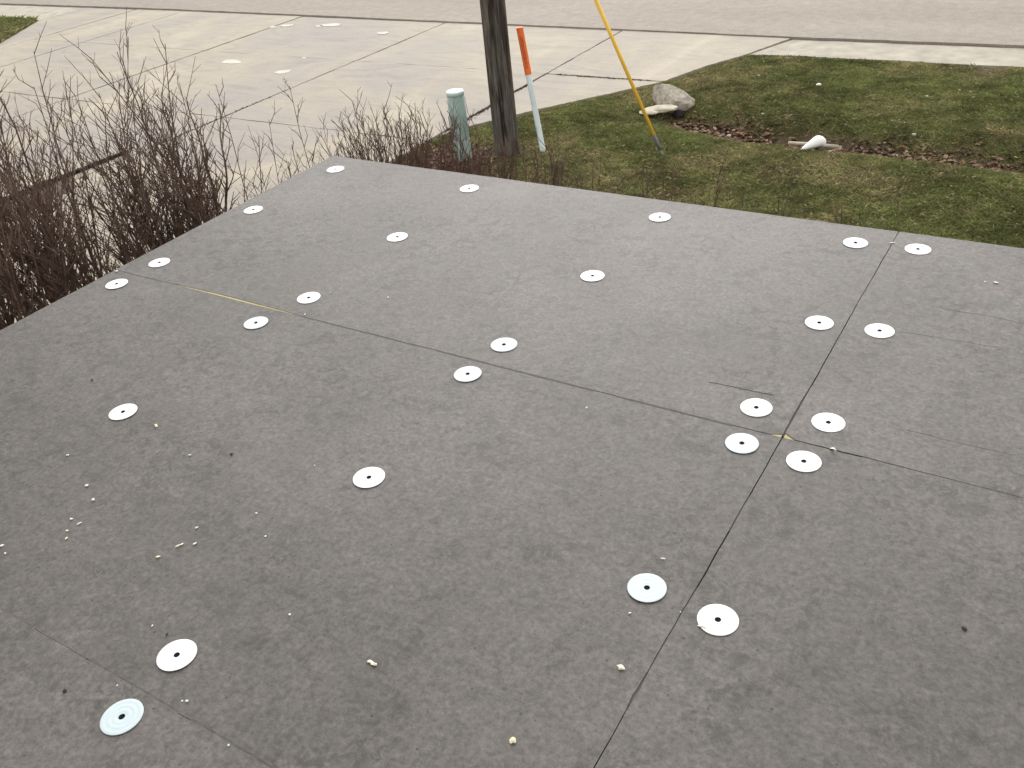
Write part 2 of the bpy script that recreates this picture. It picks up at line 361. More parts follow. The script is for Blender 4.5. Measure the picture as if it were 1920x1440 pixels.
# ------------------------------------------------------------------ grass blades (uncountable)
def inview(x, y, z=G, mg=60):
    d = np.stack([x - CAM.x, y - CAM.y, np.full_like(x, z - CAM.z)], 1); r = d @ np.array(ROT)
    u = 960 + FPX * r[:, 0] / -r[:, 2]; v = 720 - FPX * r[:, 1] / -r[:, 2]
    return (r[:, 2] < 0) & (u > -mg) & (u < 1920 + mg) & (v > -mg) & (v < 1440 + mg)
def blades(name, x, y, label, hgt=(.015, .038), keep=None, zoff=0, zf=gz):
    b = bare(x, y) if zf is gz else np.zeros_like(x)
    k = rng.random(len(x)) > b * 1.02
    x, y, b = x[k], y[k], b[k]; n = len(x); z = zf(x, y) + zoff
    clump = fbm(x, y, 6.0)
    h = (hgt[0] + (hgt[1] - hgt[0]) * rng.random(n)) * (.55 + .9 * clump)
    a = rng.random(n) * 6.283; w_ = .0032 + .0034 * rng.random(n); la = rng.random(n) * 6.283; ln = h * (.5 + 1.6 * rng.random(n))
    ca, sa = np.cos(a) * w_, np.sin(a) * w_
    P0 = np.stack([x - ca, y - sa, z - .004], 1); P1 = np.stack([x + ca, y + sa, z - .004], 1)
    P2 = np.stack([x + np.cos(la) * ln * .45 + ca * .8, y + np.sin(la) * ln * .45 + sa * .8, z + h * .75], 1)
    P3 = np.stack([x + np.cos(la) * ln, y + np.sin(la) * ln, z + h], 1)
    Vv = np.stack([P0, P1, P2, P3], 1).reshape(-1, 3); i4 = np.arange(n) * 4
    Fv = np.stack([np.stack([i4, i4 + 1, i4 + 2], 1), np.stack([i4, i4 + 2, i4 + 3], 1)], 1).reshape(-1, 3)
    big = fbm(x, y, .45); mid = fbm(x, y, 2.3); tan = np.clip((mid * .55 + big * .45 - .475) * 4.2 + (rng.random(n) - .5) * .9, 0, 1)
    tan = np.clip(np.maximum(tan, b * .8), 0, 1)
    dark = .40 + .62 * vnoise(x, y, 3.1) + .62 * vnoise(x, y, 9.) * vnoise(x + 3, y, 19.) * 1.7
    gcol = np.array([.165, .185, .066]); tcol = np.array([.330, .275, .145]); dcol = np.array([.04, .056, .017])
    c = gcol[None] * (1 - tan[:, None]) + tcol[None] * tan[:, None]
    c = c * dark[:, None] * (.75 + .5 * rng.random((n, 1)))
    straw = rng.random(n) < (.03 + .05 * tan); c[straw] = np.array([.48, .42, .27]) * (.7 + .5 * rng.random((straw.sum(), 1)))
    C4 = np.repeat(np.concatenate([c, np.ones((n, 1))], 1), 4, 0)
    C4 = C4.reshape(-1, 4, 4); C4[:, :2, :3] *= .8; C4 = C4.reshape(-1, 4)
    o = npmesh(name, Vv, Fv, M['grass'], [('tint', 'FLOAT_COLOR', C4)], smooth=False); tag(o, label, 'grass', kind='stuff'); return o
N = 700000
x = rng.random(N) * 11.4 - 5.2; y = rng.random(N) * 12.1 + .35
ok = (x > edge_x(y) + .015 + (vnoise(x, y, 5) - .5) * .05) & (y < 12.42 + (fbm(x, y * .2, 2.2) - .5) * .26)
x, y = x[ok], y[ok]; vis = inview(x, y); k = vis | (rng.random(len(x)) < .2); x, y = x[k], y[k]
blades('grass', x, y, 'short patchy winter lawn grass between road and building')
n2 = 26000; x = rng.random(n2) * 5 - 24.6; y = rng.random(n2) * 5 + 7.3
ok = (y < 12.2) & (x < np.interp(y, [7.3, 7.5, 9.97, 12.2], [-19.6, -19.6, -20.2, -21.85])); x, y = x[ok], y[ok]
blades('grass', x, y, 'dark green grass corner at the far left beyond the driveway', (.05, .10), zoff=.03, zf=lambda a, b: np.full_like(a, G))

# fallen leaves
def leaves(name, x, y, label, size=(.025, .055), z=None, cols=None):
    n = len(x); z = gz(x, y) if z is None else np.full(n, z)
    cols = np.array(cols or [(.16, .085, .05), (.10, .055, .035), (.24, .15, .10), (.07, .045, .032), (.33, .24, .17)])
    Vs = []; 
    a = rng.random(n) * 6.283; s = size[0] + (size[1] - size[0]) * rng.random(n); t1 = (rng.random(n) - .5) * .9; t2 = (rng.random(n) - .5) * .9
    shape = [(-1, 0, 0), (-.25, .45, .18), (.45, .5, .1), (1, 0, 0), (.4, -.45, .2), (-.3, -.5, .1), (0, 0, -.08)]
    out = []
    for (px, py, pz) in shape:
        X_ = (px * np.cos(a) - py * np.sin(a)) * s; Y_ = (px * np.sin(a) + py * np.cos(a)) * s
        out.append(np.stack([x + X_, y + Y_, z + .018 + pz * s * (.5 + rng.random(n)) + X_ * t1 + Y_ * t2], 1))
    Vv = np.stack(out, 1).reshape(-1, 3); i7 = np.arange(n) * 7
    Fv = np.concatenate([np.stack([i7 + 6, i7 + j, i7 + (j + 1) % 6], 1) for j in range(6)])
    c = cols[rng.integers(0, len(cols), n)] * (.65 + .7 * rng.random((n, 1)))
    C4 = np.repeat(np.concatenate([c, np.ones((n, 1))], 1), 7, 0)
    o = npmesh(name, Vv, Fv, M['leaf'], [('tint', 'FLOAT_COLOR', C4)], smooth=False); tag(o, label, 'leaf litter', kind='stuff'); return o
x = rng.random(4200) * 8.6 - 2.3; y = ditch_y(x) + rng.normal(0, .22, len(x)) + (fbm(x, x * 0, 1.5) - .5) * .3
k = rng.random(len(x)) < np.clip((fbm(x, y, 1.1) - .30) * 3.2, .05, 1) * np.clip(1.0 - .13 * np.clip(x, 0, 5), .2, 1); leaves('leaf_litter', x[k], y[k], 'brown fallen leaves caught along the bottom of the ditch')
x = rng.random(1500) * 9 - 4.6; y = rng.random(1500) * 8 + 4.2; ok = (x > edge_x(y) + .05) & (y < 12.2) & (rng.random(1500) < .32); leaves('leaf_litter', x[ok], y[ok], 'few brown leaves scattered over the open lawn', (.015, .03))
x = rng.normal(-4.35, .38, 1500); y = rng.normal(6.35, .42, 1500); ok = x > edge_x(y) + .06; leaves('leaf_litter', x[ok], y[ok], 'reddish brown leaf mulch round the green utility post', (.02, .045), cols=[(.16, .085, .06), (.10, .055, .04), (.24, .15, .11), (.07, .04, .03)])
x = rng.random(9000) * 9 - 5.2; y = rng.random(9000) * 6.5 - 3.2
ok = ((y > .12) | (x < -.35)) & ((y < 1.3 - np.clip(x - 1.2, 0, 3) * .4) | (x < -.4)); leaves('leaf_litter', x[ok], y[ok], 'brown leaf litter under the bare shrubs by the building', (.025, .05), cols=[(.10, .06, .042), (.07, .045, .035), (.17, .11, .08), (.05, .035, .03)])
# dirt and weeds grown into the widened driveway joint
jx, jy = [], []
for _ in range(2600):
    yy = rv(2.6, 5.3); ww = .03 + .05 * math.exp(-((yy - 3.6) / .75) ** 2); jx.append(-9.62 + (yy - 3.2) * .05 + rv(-ww, ww)); jy.append(yy)
leaves('leaf_litter', np.array(jx), np.array(jy), 'dark debris heaped along the widened driveway joint at left', (.02, .05), z=G + .03, cols=[(.05, .04, .03), (.08, .06, .045), (.035, .03, .022)])
jx = []; jy = []
for _ in range(420):
    yy = rv(7.6, 9.9); jx.append(-5.09 + rng.normal(0, .012 + .02 * math.exp(-((yy - 8.2) / .35) ** 2))); jy.append(yy)
for _ in range(240):
    yy = rv(5.6, 8.2); jx.append(-9.3 + rng.normal(0, .02)); jy.append(yy)
for _ in range(160):
    xx = rv(-4.9, -3.2); jx.append(xx); jy.append(10.52 + rng.normal(0, .014))
leaves('leaf_litter', np.array(jx), np.array(jy), 'dark crumbs of dirt caught in the driveway joints', (.012, .028), z=G + .012, cols=[(.05, .045, .03), (.09, .075, .05)])

# ------------------------------------------------------------------ the flat roofed building under the window
bd = empty('flat_roofed_porch', (0, 0, G), label='flat porch roof of grey boards fixed with round white plates, seen from above', cat='roof')
def P_(o): o.parent = bd; o.matrix_parent_inverse = Matrix.Translation((0, 0, -G)); return o
RX1 = 6.096; YB = -3.19; W = 1.2192
P_(box('roof_deck', -.012, RX1 + .01, YB, .012, -.085, -.0402, M['deck']))
P_(box('fascia', -.035, RX1 + .03, .0135, .034, -.24, -.046, M['trim']))
P_(box('fascia', -.035, -.0135, YB, .0125, -.24, -.046, M['trim']))
P_(box('fascia', RX1 + .0115, RX1 + .033, YB, .0125, -.24, -.046, M['trim']))
P_(box('soffit', -.012, RX1 + .01, YB, .012, -.20, -.18, M['frame']))
P_(box('wall', .15, RX1 - .15, -.32, -.16, G - .1, -.202, M['siding']))
P_(box('wall', .15, .30, YB, -.322, G - .1, -.202, M['siding']))
P_(box('wall', RX1 - .30, RX1 - .15, YB, -.322, G - .1, -.202, M['siding']))

def jit(t, s, amp): return float((vnoise(t, s, 2.2) - .5) * amp * 1.3 + (vnoise(t, s, 9) - .5) * amp + (vnoise(t, s + 7, 45) - .5) * amp * .8)
def gapA(y):        # half width of the long seam (varies along it)
    return .0007 + .0010 * float(vnoise(y, 1.3, 5)) + .0022 * math.exp(-((y + 2.02) / .03) ** 2) + .0012 * math.exp(-((y + 1.1) / .10) ** 2)
def gapB(x):
    if x < 2.44: g = .0001 + .0012 * max(0, float(vnoise(x, 8.3, 2.6)) - .45)
    else: g = .0003 + .0016 * math.exp(-((x - 2.60) / .14) ** 2)
    return g
def torn(x):        # facer torn back from the seam, showing the yellow foam
    return .0080 * max(0, 1 - ((x - .60) / .31) ** 2) ** .8 if .29 < x < .91 else 0
XA = [0, 2.438, 4.877, RX1]; YA = [0, -1.2115, -2.436, YB]
def seamx(i, y):
    if i == 0: return -.015 + jit(y, 0, .002)
    if i == 3: return XA[3] + 0.0
    return XA[i] + jit(y, i * 3.7, .0022)
def seamy(j, x):
    if j == 0: return .004 + jit(x, 20, .002)
    if j == 3: return YA[3]
    return YA[j] + jit(x, 20 + j * 3.1, .0022)
boards = []
def board(i, j, dz, tilt=0):
    x0, x1, y1, y0 = XA[i], XA[i + 1], YA[j], YA[j + 1]
    st = .02; pts = []
    xs_ = np.arange(x0 + .03, x1 - .03, st); ys_ = np.arange(y0 + .03, y1 - .03, st)
    def gx_(y): return gapA(y)
    lo = lambda x: seamy(j + 1, x) + (gapB(x) if j < 2 else 0) + (torn(x) if (i, j) == (0, 0) else 0)
    hi = lambda x: seamy(j, x) - (gapB(x) if j > 0 else 0)
    le = lambda y: seamx(i, y) + (gx_(y) if i > 0 else 0)
    ri = lambda y: seamx(i + 1, y) - (gx_(y) if i < 2 else 0)
    c = .0008
    cl = {(0, 0): [None, (.028, .012), None, None], (1, 0): [(.028, .017), None, None, None]}.get((i, j), [None] * 4)
    def corner(cx, cy, sx, sy, chip, order):
        if chip: a, b_ = (cx + sx * chip[0], cy), (cx, cy + sy * chip[1])
        else: a, b_ = (cx + sx * c, cy), (cx, cy + sy * c)
        return [b_, a] if order else [a, b_]
    pts += corner(le(y0), lo(x0), 1, 1, cl[0], True)
    pts += [(x, lo(x)) for x in xs_]
    pts += corner(ri(y0), lo(x1), -1, 1, cl[1], False)
    pts += [(ri(y), y) for y in ys_]
    pts += corner(ri(y1), hi(x1), -1, -1, cl[2], True)
    pts += [(x, hi(x)) for x in xs_[::-1]]
    pts += corner(le(y1), hi(x0), 1, -1, cl[3], False)
    pts += [(le(y), y) for y in ys_[::-1]]
    n = len(pts)
    # facer sheet (top) with a rounded lip, foam core below
    v = []; cx, cy = (x0 + x1) / 2, (y0 + y1) / 2
    rings = [(0.0, .0004), (-.0005, 0), (-.0022, 0), (-.040, 0.0006)]
    for z, ins in rings:
        for (x, y) in pts:
            sx = 1 if x < cx else -1; sy = 1 if y < cy else -1
            v.append((x + sx * ins * (abs(x - cx) > (x1 - x0) / 2 - .03), y + sy * ins * (abs(y - cy) > (y1 - y0) / 2 - .03), z + dz * (1 if z > -.03 else 0)))
    f = [list(range(n))]; mi = [0]
    for r in range(3):
        for k in range(n): f.append([r * n + k, (r + 1) * n + k, (r + 1) * n + (k + 1) % n, r * n + (k + 1) % n]); mi.append(0 if r < 2 else 1)
    f.append(list(range(4 * n - 1, 3 * n - 1, -1))); mi.append(1)
    o = meshobj('insulation_board', v, f, [M['facer'], M['foam_shaded']], mi=mi); P_(o); boards.append(o); return o
DZ = {(0, 0): 0, (1, 0): .0006, (2, 0): 0, (0, 1): -.0007, (1, 1): .0004, (2, 1): 0, (0, 2): .0003, (1, 2): 0, (2, 2): 0}
for j in range(3):
    for i in range(3): board(i, j, DZ[(i, j)])
# yellow foam showing where the facer is torn: long sliver and the four-board corner
xx = np.linspace(.285, .915, 60); p = [(x, seamy(1, x) + .0008) for x in xx] + [(x, seamy(1, x) + torn(x) + .0022) for x in xx[::-1]]
v, f = prism(p, -.03, -.0014); o = meshobj('exposed_foam', v, f, M['foam']); P_(o); o['label'] = 'long thin sliver of yellow foam showing in the seam'
cx, cy = XA[1], YA[1]
v, f = prism([(cx + .0035, cy + .001), (cx + .032, cy + .0005), (cx + .024, cy + .013), (cx + .0035, cy + .020)], -.03, -.0012)
o = meshobj('exposed_foam', v, f, M['foam']); P_(o); o['label'] = 'broken yellow foam corner right of the seam crossing'
v, f = prism([(cx - .0030, cy + .001), (cx - .040, cy + .0015), (cx - .026, cy + .007), (cx - .0125, cy + .0135), (cx - .0030, cy + .0155)], -.03, -.0012)
o = meshobj('exposed_foam', v, f, M['foam']); P_(o); o['label'] = 'broken yellow foam corner left of the seam crossing'
def dust(kind, k_, t0, t1, z, mat):
    n = max(3, int((t1 - t0) / .03)); v = []; f = []
    for i in range(n + 1):
        t_ = t0 + (t1 - t0) * i / n; w__ = .0040
        a_, b_ = ((seamx(k_, t_) - w__, t_), (seamx(k_, t_) + w__, t_)) if kind == 'x' else ((t_, seamy(k_, t_) - w__), (t_, seamy(k_, t_) + w__))
        v += [(*a_, z), (*b_, z), (*a_, z - .012), (*b_, z - .012)]
    for i in range(n): q = 4 * i; f += [(q, q + 1, q + 5, q + 4), (q + 2, q + 6, q + 7, q + 3), (q, q + 4, q + 6, q + 2), (q + 1, q + 3, q + 7, q + 5)]
    P_(meshobj('seam_dust', v, f, mat))
rs_ = random.Random(3)
for kind, k_, lo_, hi_, cover in (('x', 1, -3.1, -.02, .45), ('y', 1, .93, 2.32, .86), ('y', 1, .01, .27, .8), ('y', 1, 2.62, 4.8, .7), ('y', 2, .02, 2.40, .55), ('y', 2, 2.46, 4.8, .6)):
    t_ = lo_
    while t_ < hi_ - .06:
        L_ = rs_.uniform(.08, .38) * (1.6 if cover > .6 else 1); e_ = min(hi_, t_ + L_)
        dust(kind, k_, t_, e_, ((-.00025 - rs_.uniform(0, .0003)) if kind == 'y' else (-.0020 - rs_.uniform(0, .0010))), M['seam_dust']); t_ = e_ + rs_.uniform(.03, .30) * (1 - cover) * 1.6
# raised creases of the facer paper, in a darker grey than the boards
def crease(px, label=None, w_=.0007, h=.0003):
    pts = []
    for a, b_ in zip(px[:-1], px[1:]):
        for k in range(8):
            t = k / 8; pts.append(at(a[0] + (b_[0] - a[0]) * t, a[1] + (b_[1] - a[1]) * t))
    pts.append(at(*px[-1])); n = len(pts); v = []; f = []
    for i, q in enumerate(pts):
        d = (pts[min(i + 1, n - 1)] - pts[max(i - 1, 0)]).normalized(); s = Vector((-d.y, d.x, 0)); q = q + s * rv(-.0016, .0016)
        ww = w_ * math.sin(math.pi * (i + .5) / n) ** .5 * random.choice((.12, .5, .9, 1.2)); hh = h
        for k, (o_, z) in enumerate(((-1.6, -.001), (0, hh), (1.6, -.001))): p_ = q + s * ww * o_; v.append((p_.x, p_.y, z + .0007))
    for i in range(n - 1):
        for k in range(2): f.append((i * 3 + k, i * 3 + k + 1, i * 3 + k + 4, i * 3 + k + 3))
    P_(meshobj('facer_crease', v, f, M['crease']))
crease([(1328, 716), (1370, 724), (1408, 733), (1452, 741)])
crease([(1640, 616), (1720, 627), (1800, 640), (1870, 652)])
crease([(1770, 580), (1850, 592), (1915, 606)], w_=.0007)
crease([(1700, 806), (1790, 829), (1905, 855)], w_=.0006)

# fastener plates: ribbed washer with dark screw
def plate_mesh(name, mat):
    prof = [(.0060, .0002), (.0068, .0006), (.0115, .0009), (.0125, .0016), (.0145, .0016), (.0155, .0010), (.0215, .0010), (.0225, .0017), (.0245, .0017), (.0255, .0011), (.0315, .0011), (.0325, .0015), (.0345, .0015), (.0355, .0010), (.0380, .0008), (.0386, .0004), (.0386, -.0006)]
    k = 48; v = []; f = []
    for r, z in prof:
        for j in range(k): a = 2 * math.pi * j / k; v.append((r * math.cos(a), r * math.sin(a), (z * .24 if z > 0 else z) + .0012))
    for i in range(len(prof) - 1):
        for j in range(k): f.append((i * k + j, (i + 1) * k + j, (i + 1) * k + (j + 1) % k, i * k + (j + 1) % k))
    me = bpy.data.meshes.new(name); me.from_pydata(v, [], f); me.materials.append(mat); me.polygons.foreach_set('use_smooth', [True] * len(f)); me.update(); return me
PW, PB = plate_mesh('white_plate', M['plate_white']), plate_mesh('bluish_plate', M['plate_blue'])
bm = bmesh.new(); bmesh.ops.create_cone(bm, cap_ends=True, segments=16, radius1=.0058, radius2=.0048, depth=.0024)
for fce in [fc for fc in bm.faces if fc.normal.z > .9]:
    r = bmesh.ops.inset_individual(bm, faces=[fce], thickness=.0024); fce.normal_update()
    for v_ in fce.verts: v_.co.z -= .0012
SCR = bpy.data.meshes.new('screw'); bm.to_mesh(SCR); bm.free(); SCR.materials.append(M['screw'])
PLATES = [(629, 318, 0), (475, 394, 0), (299, 493, 0), (219, 533, 0), (880, 354, 0), (745, 445, 0), (579, 559, 0), (480, 606, 1), (231, 773, 0),
          (1237, 408, 0), (1111, 518, 0), (945, 647, 1), (877, 702, 1), (692, 896, 0), (332, 1229, 0), (229, 1345, 1),
          (1604, 456, 1), (1536, 606, 0), (1418, 765, 0), (1391, 832, 1), (1213, 1103, 1),
          (1721, 468, 0), (1649, 621, 0), (1553, 793, 0), (1507, 866, 0), (1346, 1163, 0)]
extra = [(2.54, -2.30, 0), (2.60, -2.60, 1), (3.30, -.13, 0), (4.0, -.13, 0), (4.75, -.13, 0), (3.35, -1.8, 0), (4.05, -1.78, 1), (4.76, -1.8, 0), (3.32, -1.12, 0), (4.02, -1.10, 0), (4.75, -1.1, 0), (5.0, -.62, 0), (.12, -1.8, 0), (.1, -2.3, 0), (.1, -2.55, 1)]
pl = [(at(u, v_), b_) for u, v_, b_ in PLATES]
vis_extra = [e for e in extra if not inview(np.array([e[0]]), np.array([e[1]]), 0.0, 45)[0]]
for e in vis_extra: pl.append((Vector((e[0], e[1], 0)), e[2]))
for q, bl in pl:
    o = bpy.data.objects.new('fastener_plate', PB if bl else PW); COL.objects.link(o); P_(o)
    o.location = (q.x, q.y, .0008); o.rotation_euler = (rv(-.012, .012), rv(-.012, .012), rv(0, 6))
    if bl: o['label'] = 'plate with a pale bluish tint'
    s = bpy.data.objects.new('screw', SCR); COL.objects.link(s); s.parent = o; s.location = (0, 0, .0013)

# ------------------------------------------------------------------ house wall behind the viewpoint (with the window the view is taken from)
hs_ = empty('house_wall', (3, -3.2, G), label='grey sided upper house wall with a window above the flat roof', cat='house')
def H_(o): o.parent = hs_; o.matrix_parent_inverse = Matrix.Translation((-3, 3.2, -G)); return o
WX0, WX1, WZ0, WZ1 = 2.0, 3.8, .55, 2.0
y0, y1 = -3.42, -3.205
H_(box('wall', -.6, WX0, y0, y1, G - .1, 2.5, M['siding'])); H_(box('wall', WX1, 7.0, y0, y1, G - .1, 2.5, M['siding']))
H_(box('wall', WX0 + .001, WX1 - .001, y0, y1, G - .1, WZ0, M['siding'])); H_(box('wall', WX0 + .001, WX1 - .001, y0, y1, WZ1, 2.5, M['siding']))
fr = H_(box('window_frame', WX0 + .001, WX0 + .06, y0 + .05, y1 + .015, WZ0 + .001, WZ1 - .001, M['frame']))
H_(box('window_frame', WX1 - .06, WX1 - .001, y0 + .05, y1 + .015, WZ0 + .001, WZ1 - .001, M['frame']))
H_(box('window_frame', WX0 + .061, WX1 - .061, y0 + .05, y1 + .015, WZ0 + .001, WZ0 + .06, M['frame']))
H_(box('window_frame', WX0 + .061, WX1 - .061, y0 + .05, y1 + .015, WZ1 - .06, WZ1 - .001, M['frame']))
H_(box('window_pane', WX0 + .061, WX1 - .061, y0 + .08, y0 + .09, WZ0 + .061, WZ1 - .061, M['glass']))
H_(box('side_wall', -.6, -.4, -10, y0 - .001, G - .1, 2.5, M['siding'])); H_(box('side_wall', 6.8, 7.0, -10, y0 - .001, G - .1, 2.5, M['siding']))
H_(box('house_roof', -1.0, 7.4, -10.4, y1 + .32, 2.502, 2.66, M['shingle']))

# ------------------------------------------------------------------ loose crumbs on the roof
def crumb(u, v_, L, Wd, mat, label, ang=None, lobes=1, z=0, name='foam_crumb', cat='foam crumb', flat=.30, grp='loose crumbs scattered on the roof boards'):
    c = at(u, v_, z); bm = bmesh.new()
    for k in range(lobes):
        r = bmesh.ops.create_icosphere(bm, subdivisions=2, radius=1)
        off = (k - (lobes - 1) / 2) * .9
        for vv in r['verts']:
            n = 1 + .6 * (random.random() - .5) + .18 * math.sin(vv.co.x * 5 + u) * math.cos(vv.co.y * 4 + v_)
            vv.co = Vector(((vv.co.x * n * (.62 if lobes > 1 else 1) + off) * L / 2, (vv.co.y * n + (.35 * (-1) ** k if lobes > 1 else 0)) * Wd / 2, vv.co.z * n * Wd * flat / 1.6))
    mz = min(vv.co.z for vv in bm.verts)
    for vv in bm.verts: vv.co.z -= mz
    o = bmobj(name, bm, M[mat]); o.location = (c.x, c.y, z + .0007); o.rotation_euler = (0, 0, ang if ang is not None else rv(0, 3.1)); tag(o, label, cat, grp); return o
V_ = Vector
def imgang(u, v_, du, dv):
    a = at(u, v_); b_ = at(u + du, v_ + dv); return math.atan2(b_.y - a.y, b_.x - a.x)
CR = [
 (698, 1244, .024, .009, 'crumb', 'two lobed cream foam crumb in the lower middle of the roof', imgang(698, 1244, 10, 3), 2),
 (1165, 1253, .018, .012, 'crumb', 'plump cream foam crumb left of the long seam, below two plates', imgang(1165, 1253, 10, 3), 1),
 (961, 1390, .013, .013, 'crumb_yellow', 'yellow foam crumb nearest the bottom edge, left of the long seam', None, 1),
 (296, 1045, .013, .007, 'crumb_yellow', 'yellow crumb below the pale elongated flake at lower left', imgang(296, 1045, 10, -1), 1),
 (337, 1023, .022, .006, 'crumb', 'elongated pale flake, largest of the lower left crumbs', imgang(337, 1023, 10, -5), 2),
 (366, 1020, .011, .007, 'crumb_white', 'pale crumb just right of the elongated flake', imgang(366, 1020, 10, -6), 1),
 (369, 990, .009, .006, 'crumb_white', 'small white crumb above the elongated flake', None, 1),
 (293, 799, .017, .008, 'crumb_yellow', 'pale yellow crumb right of and below the left plate', None, 2),
 (163, 911, .012, .010, 'crumb', 'cream crumb, upper of the pair at lower left', None, 1),
 (175, 938, .012, .010, 'crumb_white', 'white crumb, lower of the pair at lower left', None, 1),
 (134, 974, .009, .008, 'crumb', 'topmost crumb of the little cluster of four near the left edge', None, 1),
 (149, 982, .013, .005, 'crumb_white', 'slim crumb at the right of the little cluster of four', imgang(149, 982, 10, -6), 1),
 (126, 996, .008, .007, 'crumb', 'third crumb down in the little cluster of four', None, 1),
 (125, 1010, .009, .006, 'crumb', 'lowest crumb of the little cluster of four near the left edge', None, 1),
 (3, 1024, .014, .008, 'crumb_white', 'white crumb cut by the left edge of the picture', None, 1),
 (10, 1038, .008, .005, 'crumb_white', 'tiny white crumb beneath the one at the left edge', None, 1),
 (127, 854, .010, .007, 'crumb', 'lone cream crumb left of centre of the left board, below the left plate', None, 1),
 (356, 854, .009, .006, 'crumb_white', 'lone white crumb between the left plate and the middle plate', None, 1),
 (590, 873, .006, .004, 'crumb_white', 'tiny white fleck left of the middle plate', None, 1),
 (481, 963, .006, .005, 'crumb_white', 'tiny white fleck on open board, upper of two near the centre left', None, 1),
 (498, 1006, .006, .005, 'crumb_white', 'tiny white fleck on open board, lower of two near the centre left', None, 1),
 (543, 1153, .006, .006, 'crumb_white', 'tiny white fleck above and right of the lower left plate', None, 1),
 (286, 1174, .006, .005, 'crumb', 'tiny cream fleck above the lower left plate', None, 1),
 (351, 1315, .007, .006, 'crumb_white', 'tiny white crumb right of the end of the lower left crack', None, 1),
 (342, 1315, .004, .004, 'crumb_white', 'minute white fleck beside the end of the lower left crack', None, 1),
 (220, 1286, .005, .004, 'crumb', 'minute cream fleck above the lowest plate', None, 1),
 (429, 1398, .006, .005, 'crumb_white', 'tiny white fleck near the bottom edge right of the lowest plate', None, 1),
 (1243, 1048, .012, .004, 'crumb_white', 'thin white fleck above the bluish plate near the long seam', imgang(1243, 1048, 10, 1), 1),
 (1181, 1150, .008, .004, 'crumb_white', 'tiny white fleck below the bluish plate near the long seam', None, 1),
 (1276, 1148, .004, .003, 'crumb_white', 'minute fleck on the long seam between two plates', None, 1),
 (728, 558, .010, .006, 'crumb', 'small pale fleck right of the plate beyond the yellow sliver', None, 1),
 (620, 549, .008, .005, 'crumb_white', 'small pale fleck close to the plate beyond the yellow sliver', None, 1),
 (1100, 765, .009, .006, 'crumb', 'small cream crumb just below the cross seam in the middle', None, 1),
 (1867, 531, .015, .010, 'crumb_white', 'white crumb near the right edge of the picture', None, 1),
 (1847, 529, .008, .006, 'crumb_white', 'tiny crumb just left of the white one near the right edge', None, 1),
 (1673, 456, .020, .007, 'crumb', 'pale crumb lying on the long seam near the far roof edge', imgang(1673, 456, 10, -1), 1),
 (219, 509, .016, .010, 'crumb_white', 'white crumb on the left roof edge above the end plate', None, 1),
 (572, 590, .010, .005, 'crumb', 'pale fleck on the cross seam beyond the end of the yellow sliver', None, 1),
]
for c in CR: crumb(c[0], c[1], c[2] * .85, c[3] * .8, c[4], c[5], c[6], c[7])
for (u, v_, s, lb) in [(173, 713, .009, 'dark speck of grit above the left plate'), (434, 852, .009, 'dark speck of grit between the left plate and the middle plate'), (122, 1296, .009, 'dark speck of grit left of the lowest plate'), (1808, 1180, .010, 'dark speck of grit at lower right'),
                       (313, 1190, .006, 'dark speck of grit touching the edge of the lower left plate')]:
    crumb(u, v_, s, s * .8, 'black', lb, name='grit', cat='grit', grp='dark grit specks on the roof')
# folded paper slivers
def sliver(a, b_, w_, lift, label, mat='crumb_white'):
    p, q = at(*a), at(*b_); d = (q - p).normalized(); s = Vector((-d.y, d.x, 0)) * w_; v = []; n = 6
    for i in range(n + 1):
        t = i / n; c = p.lerp(q, t); c.z = .0012 + lift * math.sin(t * 2.4) ; tw = .3 + .7 * math.sin(math.pi * min(1, t + .25))
        v += [c - s * tw, c + s * tw + Vector((0, 0, .002 * t))]
    v2 = [x + Vector((0, 0, -.0006)) for x in v]; N_ = len(v); f = [(2 * i, 2 * i + 1, 2 * i + 3, 2 * i + 2) for i in range(n)]
    f += [tuple(N_ + k for k in reversed(q_)) for q_ in f] + [(2 * i + 2, N_ + 2 * i + 2, N_ + 2 * i, 2 * i) for i in range(n)] + [(2 * i + 1, N_ + 2 * i + 1, N_ + 2 * i + 3, 2 * i + 3) for i in range(n)] + [(0, N_, N_ + 1, 1), (2 * n + 1, N_ + 2 * n + 1, N_ + 2 * n, 2 * n)]
    tag(meshobj('paper_sliver', v + v2, f, M[mat]), label, 'paper sliver')
sliver((1557, 841), (1567, 849), .0035, .006, 'white paper sliver standing in the cross seam right of the crossing')
sliver((1308, 1173), (1323, 1181), .0018, .003, 'thin pale sliver tucked against the plate right of the long seam', 'crumb')

# ------------------------------------------------------------------ utility pole
pb = at(952, 287, G); px, py = pb.x, pb.y
up = empty('utility_pole', (px, py, G), label='dark weathered wooden utility pole standing in the lawn by the driveway', cat='utility pole')
K = 40; Hh = 10.5; v = []; f = []; lv = 46
for i in range(lv):
    t = i / (lv - 1); z = -.25 + t * (Hh + .25); r0 = .168 - .052 * t
    for k in range(K):
        a = 2 * math.pi * k / K; r = r0 + .0025 * math.sin(a * 7 + z * .6) + .0015 * math.sin(a * 17 + z * 1.1)
        # drying groove on the side facing the roof
        da = (a - R(-52) - .10 * math.sin(z * 1.7) - .05 * math.sin(z * 4.1) + math.pi) % (2 * math.pi) - math.pi
        r -= .018 * math.exp(-(da / .075) ** 2) * (.55 + .45 * math.sin(z * 2.3 + 1))
        v.append((r * math.cos(a), r * math.sin(a), z))
for i in range(lv - 1):
    for k in range(K): f.append((i * K + k, i * K + (k + 1) % K, (i + 1) * K + (k + 1) % K, (i + 1) * K + k))
f.append(tuple((lv - 1) * K + k for k in range(K)))
meshobj('shaft', v, f, M['pole'], up, smooth=True)
